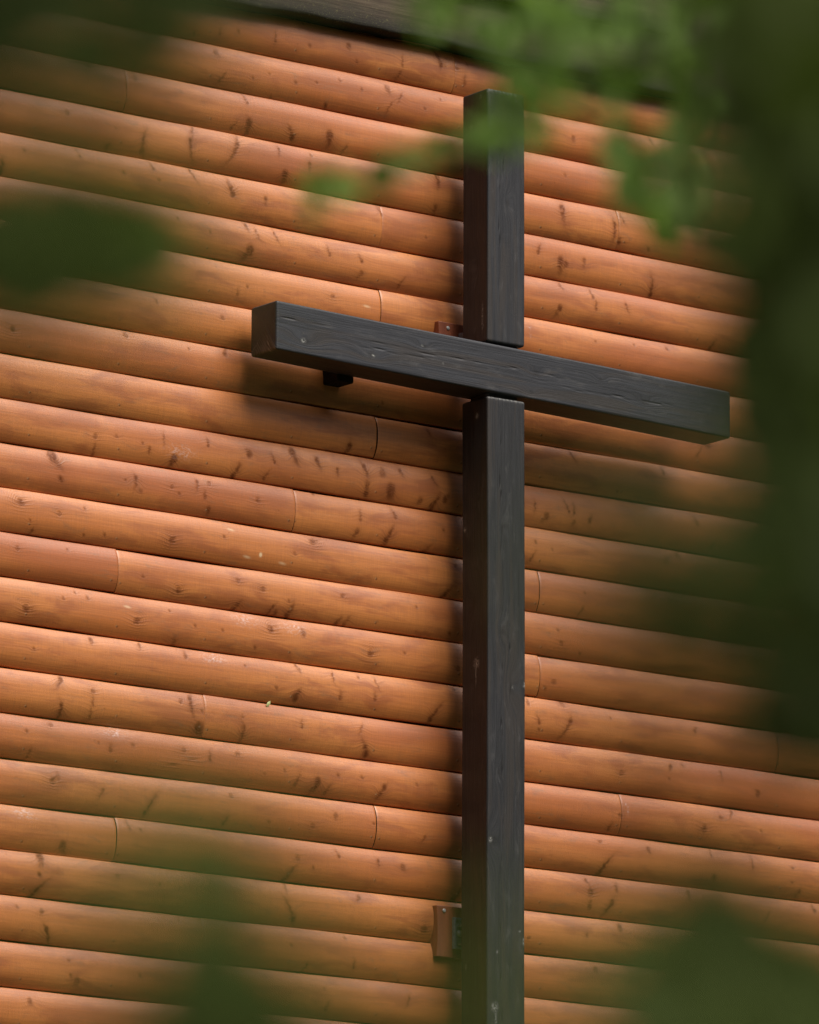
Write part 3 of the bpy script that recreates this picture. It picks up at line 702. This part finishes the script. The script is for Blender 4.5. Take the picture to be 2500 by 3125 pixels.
def make_tree(name, label, cat, base, height, r0, limbs, clusters, leafmat, width, extra_crown=0, seed=0, leaf_ln=.07, crown=None, group=None):
    """trunk, limbs that end in the leaf clusters, and the leaves"""
    t = empty(name, base); tag(t, label, cat, group)
    bv = Vector(base)
    topv = bv+Vector((rnd.uniform(-.3, .3), rnd.uniform(-.3, .3), height))
    tr = curve(bv-Vector((0, 0, .25)), topv, 0, 14, seed)
    V, Fq = tube(tr, [r0*(1-.8*i/13)*(1.35 if i == 0 else 1) for i in range(14)], 14)
    link_mesh('trunk', V, Fq, M_BARK, t, None, True)
    items = []
    for c in clusters: items += cluster(*c)
    bl = []
    for j, (tz, pts, rr) in enumerate(limbs):
        s0 = bv+(topv-bv)*tz; path = []
        prev = s0
        for q in pts:
            seg = curve(prev, q, .02*(Vector(q)-prev).length, 8, seed+j); path += seg if not path else seg[1:]
            prev = Vector(q)
        m = len(path); bl.append(tube(path, [rr*(1-.85*i/(m-1)) for i in range(m)], 7))
    r = random.Random(seed+5)
    if crown:
        cc, cr, cn, cl = crown
        cc = Vector(cc)
        for i in range(14):
            a = Vector((r.gauss(0, 1), r.gauss(0, 1), r.gauss(0, .8))).normalized()
            e = cc+Vector((a.x*cr[0], a.y*cr[1], a.z*cr[2]))*.8
            tz = min(1, max(.35, (cc.z-bv.z+(a.z-.5)*cr[2])/height))
            path = curve(bv+(topv-bv)*tz, e, .15, 8, seed+i); bl.append(tube(path, [r0*.3*(1-.85*k_/7) for k_ in range(8)], 6))
        cens = []
        for i in range(46):
            a = Vector((r.gauss(0, 1), r.gauss(0, 1), r.gauss(0, 1))).normalized()*(r.random()**.4)
            cens.append(cc+Vector((a.x*cr[0], a.y*cr[1], a.z*cr[2])))
        for i in range(cn):
            c0 = r.choice(cens); o_ = Vector((r.gauss(0, 1), r.gauss(0, 1), r.gauss(0, .8)))*cr[0]*.2
            d = Vector((r.gauss(0, 1), r.gauss(0, 1), r.gauss(-.6, .6))); nn = Vector((r.gauss(0, .7), r.gauss(0, .7), 1))
            items.append((c0+o_, d, nn, cl*r.uniform(.7, 1.2), r.random()))
    if bl:
        V, Fq = join(bl); link_mesh('branches', V, Fq, M_BARK, t, None, True)
    leaves_mesh('leaves', items, leafmat, t, width)
    return t

# 1 the tree whose light green sprays hang in front of the top of the cross
DB = 5.9
make_tree('leafy_tree', 'tree with bright green hanging sprays blurred over the top of the cross', 'tree', tuple(at(4300, 1500, 6.6).xy)+(0,), 4.9, .10,
  [(.9, [at(2300, 0, 6.2), at(1500, -10, DB), at(950, -40, DB)], .016), (.84, [at(2300, 160, 6.2), at(1330, 120, DB), at(1120, 215, DB), at(1000, 300, DB), at(760, 385, DB)], .012),
   (.80, [at(2300, 300, 6.2), at(1450, 330, DB), at(1290, 420, DB)], .010)],
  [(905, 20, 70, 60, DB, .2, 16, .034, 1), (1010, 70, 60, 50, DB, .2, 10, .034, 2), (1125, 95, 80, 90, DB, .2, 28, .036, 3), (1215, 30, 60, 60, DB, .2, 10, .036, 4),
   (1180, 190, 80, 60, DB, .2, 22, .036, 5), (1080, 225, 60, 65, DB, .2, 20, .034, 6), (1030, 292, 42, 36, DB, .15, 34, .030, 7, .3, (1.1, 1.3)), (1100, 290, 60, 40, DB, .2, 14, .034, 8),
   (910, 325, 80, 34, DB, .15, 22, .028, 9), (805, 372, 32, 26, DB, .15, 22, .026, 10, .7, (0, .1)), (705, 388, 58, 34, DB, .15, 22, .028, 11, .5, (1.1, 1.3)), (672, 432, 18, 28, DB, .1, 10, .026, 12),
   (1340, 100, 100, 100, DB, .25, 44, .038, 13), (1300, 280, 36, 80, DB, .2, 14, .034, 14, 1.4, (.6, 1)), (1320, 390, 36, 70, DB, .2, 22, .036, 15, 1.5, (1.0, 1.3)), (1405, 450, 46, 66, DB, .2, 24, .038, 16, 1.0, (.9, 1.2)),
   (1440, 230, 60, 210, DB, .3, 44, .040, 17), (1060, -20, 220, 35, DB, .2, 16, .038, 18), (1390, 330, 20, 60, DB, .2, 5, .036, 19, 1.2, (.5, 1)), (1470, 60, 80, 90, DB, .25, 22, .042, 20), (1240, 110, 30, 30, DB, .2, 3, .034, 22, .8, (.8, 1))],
  M_LEAF_B, .85, seed=21, crown=(tuple(at(5700, -3000, 7.2)), (.95, .9, .9), 1700, .07))

# 2 the dense dark tree along the right edge, nearer
DR = 2.7
make_tree('dense_tree', 'dense dark green tree blurred along the right edge of the view', 'tree', tuple(at(5200, 1500, 3.2).xy)+(0,), 3.5, .07,
  [(.9, [at(2600, 500, 2.9), at(1750, 300, DR)], .012), (.72, [at(2600, 900, 2.9), at(1700, 1000, DR)], .012), (.6, [at(2600, 1400, 2.9), at(1700, 1400, DR)], .010)],
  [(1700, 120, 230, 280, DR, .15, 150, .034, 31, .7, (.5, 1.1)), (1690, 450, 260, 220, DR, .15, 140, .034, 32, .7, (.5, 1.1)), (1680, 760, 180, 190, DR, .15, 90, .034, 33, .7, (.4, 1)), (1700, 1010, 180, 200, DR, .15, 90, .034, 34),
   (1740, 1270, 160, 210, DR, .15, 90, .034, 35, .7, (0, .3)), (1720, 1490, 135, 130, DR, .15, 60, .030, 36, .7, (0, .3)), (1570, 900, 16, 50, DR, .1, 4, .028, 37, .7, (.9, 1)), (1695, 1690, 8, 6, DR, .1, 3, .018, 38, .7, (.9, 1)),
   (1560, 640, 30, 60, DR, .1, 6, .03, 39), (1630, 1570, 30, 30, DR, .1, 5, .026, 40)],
  M_LEAF_D, 1.0, seed=41, crown=(tuple(at(11000, -5200, 3.6)), (.7, .7, .7), 800, .06))

# 3 low bush, lower right
DS = 1.95
make_tree('leafy_bush', 'dark green bush blurred across the lower right corner', 'bush', tuple(at(2300, 3500, DS).xy)+(0,), 1.8, .03,
  [(.95, [at(1850, 2350, DS), at(1550, 2080, DS)], .005), (.85, [at(1500, 2600, DS), at(1350, 2250, DS)], .004)],
  [(1450, 1990, 170, 150, DS, .06, 56, .024, 51), (1580, 2120, 290, 130, DS, .06, 130, .026, 52), (1690, 2060, 170, 120, DS, .06, 34, .024, 53), (1330, 2180, 190, 95, DS, .06, 40, .024, 54), (1600, 2260, 300, 100, DS, .08, 80, .028, 55)],
  M_LEAF_D, 1.0, seed=61)

# 4 sapling very close to the lens: its few leaves veil the wall right of the post
DV = 1.35
make_tree('sapling', 'thin sapling whose few leaves veil the wall right of the post', 'sapling', tuple(at(3300, 3800, DV).xy)+(0,), 1.9, .010,
  [(.97, [at(2500, 1500, DV), at(1900, 1350, DV), at(1400, 1280, DV)], .0012)],
  [(1400, 1220, 230, 330, DV, .03, 40, .018, 71), (1430, 1340, 170, 230, DV, .03, 34, .018, 73), (1600, 1150, 80, 320, DV, .03, 16, .020, 75), (1400, 1660, 220, 100, DV, .03, 7, .016, 76)],
  M_LEAF_D, 1.0, seed=81)

# 5 tree on the left with leaves in the upper left
DL = 2.2
make_tree('broadleaf_tree', 'dark leafy branches blurred over the upper left of the log wall', 'tree', tuple(at(-6000, 1500, 2.6).xy)+(0,), 3.2, .06,
  [(.62, [at(-900, 700, 2.4), at(150, 540, DL)], .005), (.78, [at(-900, 100, 2.4), at(150, -60, DL)], .005), (.70, [at(-1200, 500, 1.5), at(60, 300, 1.0)], .002)],
  [(80, -40, 430, 260, DL, .06, 300, .026, 91, .7, (0, .2)), (180, 520, 260, 150, DL, .06, 190, .022, 92, .7, (.8, 1.1)), (20, 560, 190, 150, DL, .06, 110, .022, 93, .7, (.6, 1)), (350, 490, 110, 60, DL, .06, 12, .022, 95), (140, 360, 380, 380, .95, .04, 30, .014, 98, .7, (.6, 1))],
  M_LEAF_M, 1.0, seed=101, crown=(tuple(at(-9500, -5200, 2.9)), (.7, .6, .6), 900, .055))

# 6 shrub at lower left
DQ = 1.55
make_tree('young_shrub', 'young shrub rising blurred at the lower left of the wall', 'shrub', tuple(at(450, 3300, DQ).xy)+(0,), 1.76, .010,
  [(.97, [at(470, 2400, DQ), at(400, 1850, DQ)], .0016)],
  [(385, 1810, 230, 130, DQ, .05, 34, .020, 111, .7, (.6, 1)), (440, 1950, 170, 120, DQ, .05, 26, .020, 112), (480, 2060, 150, 130, DQ, .05, 66, .021, 113, .7, (0, .4)), (470, 2190, 250, 130, DQ, .05, 130, .023, 114, .7, (0, .4)), (470, 2320, 260, 90, DQ, .06, 40, .026, 115), (900, 2150, 1000, 130, 1.0, .05, 60, .014, 116, .7, (.5, 1)), (300, 1850, 330, 200, 1.0, .05, 16, .014, 117, .7, (.5, 1))],
  M_LEAF_M, 1.0, seed=121)
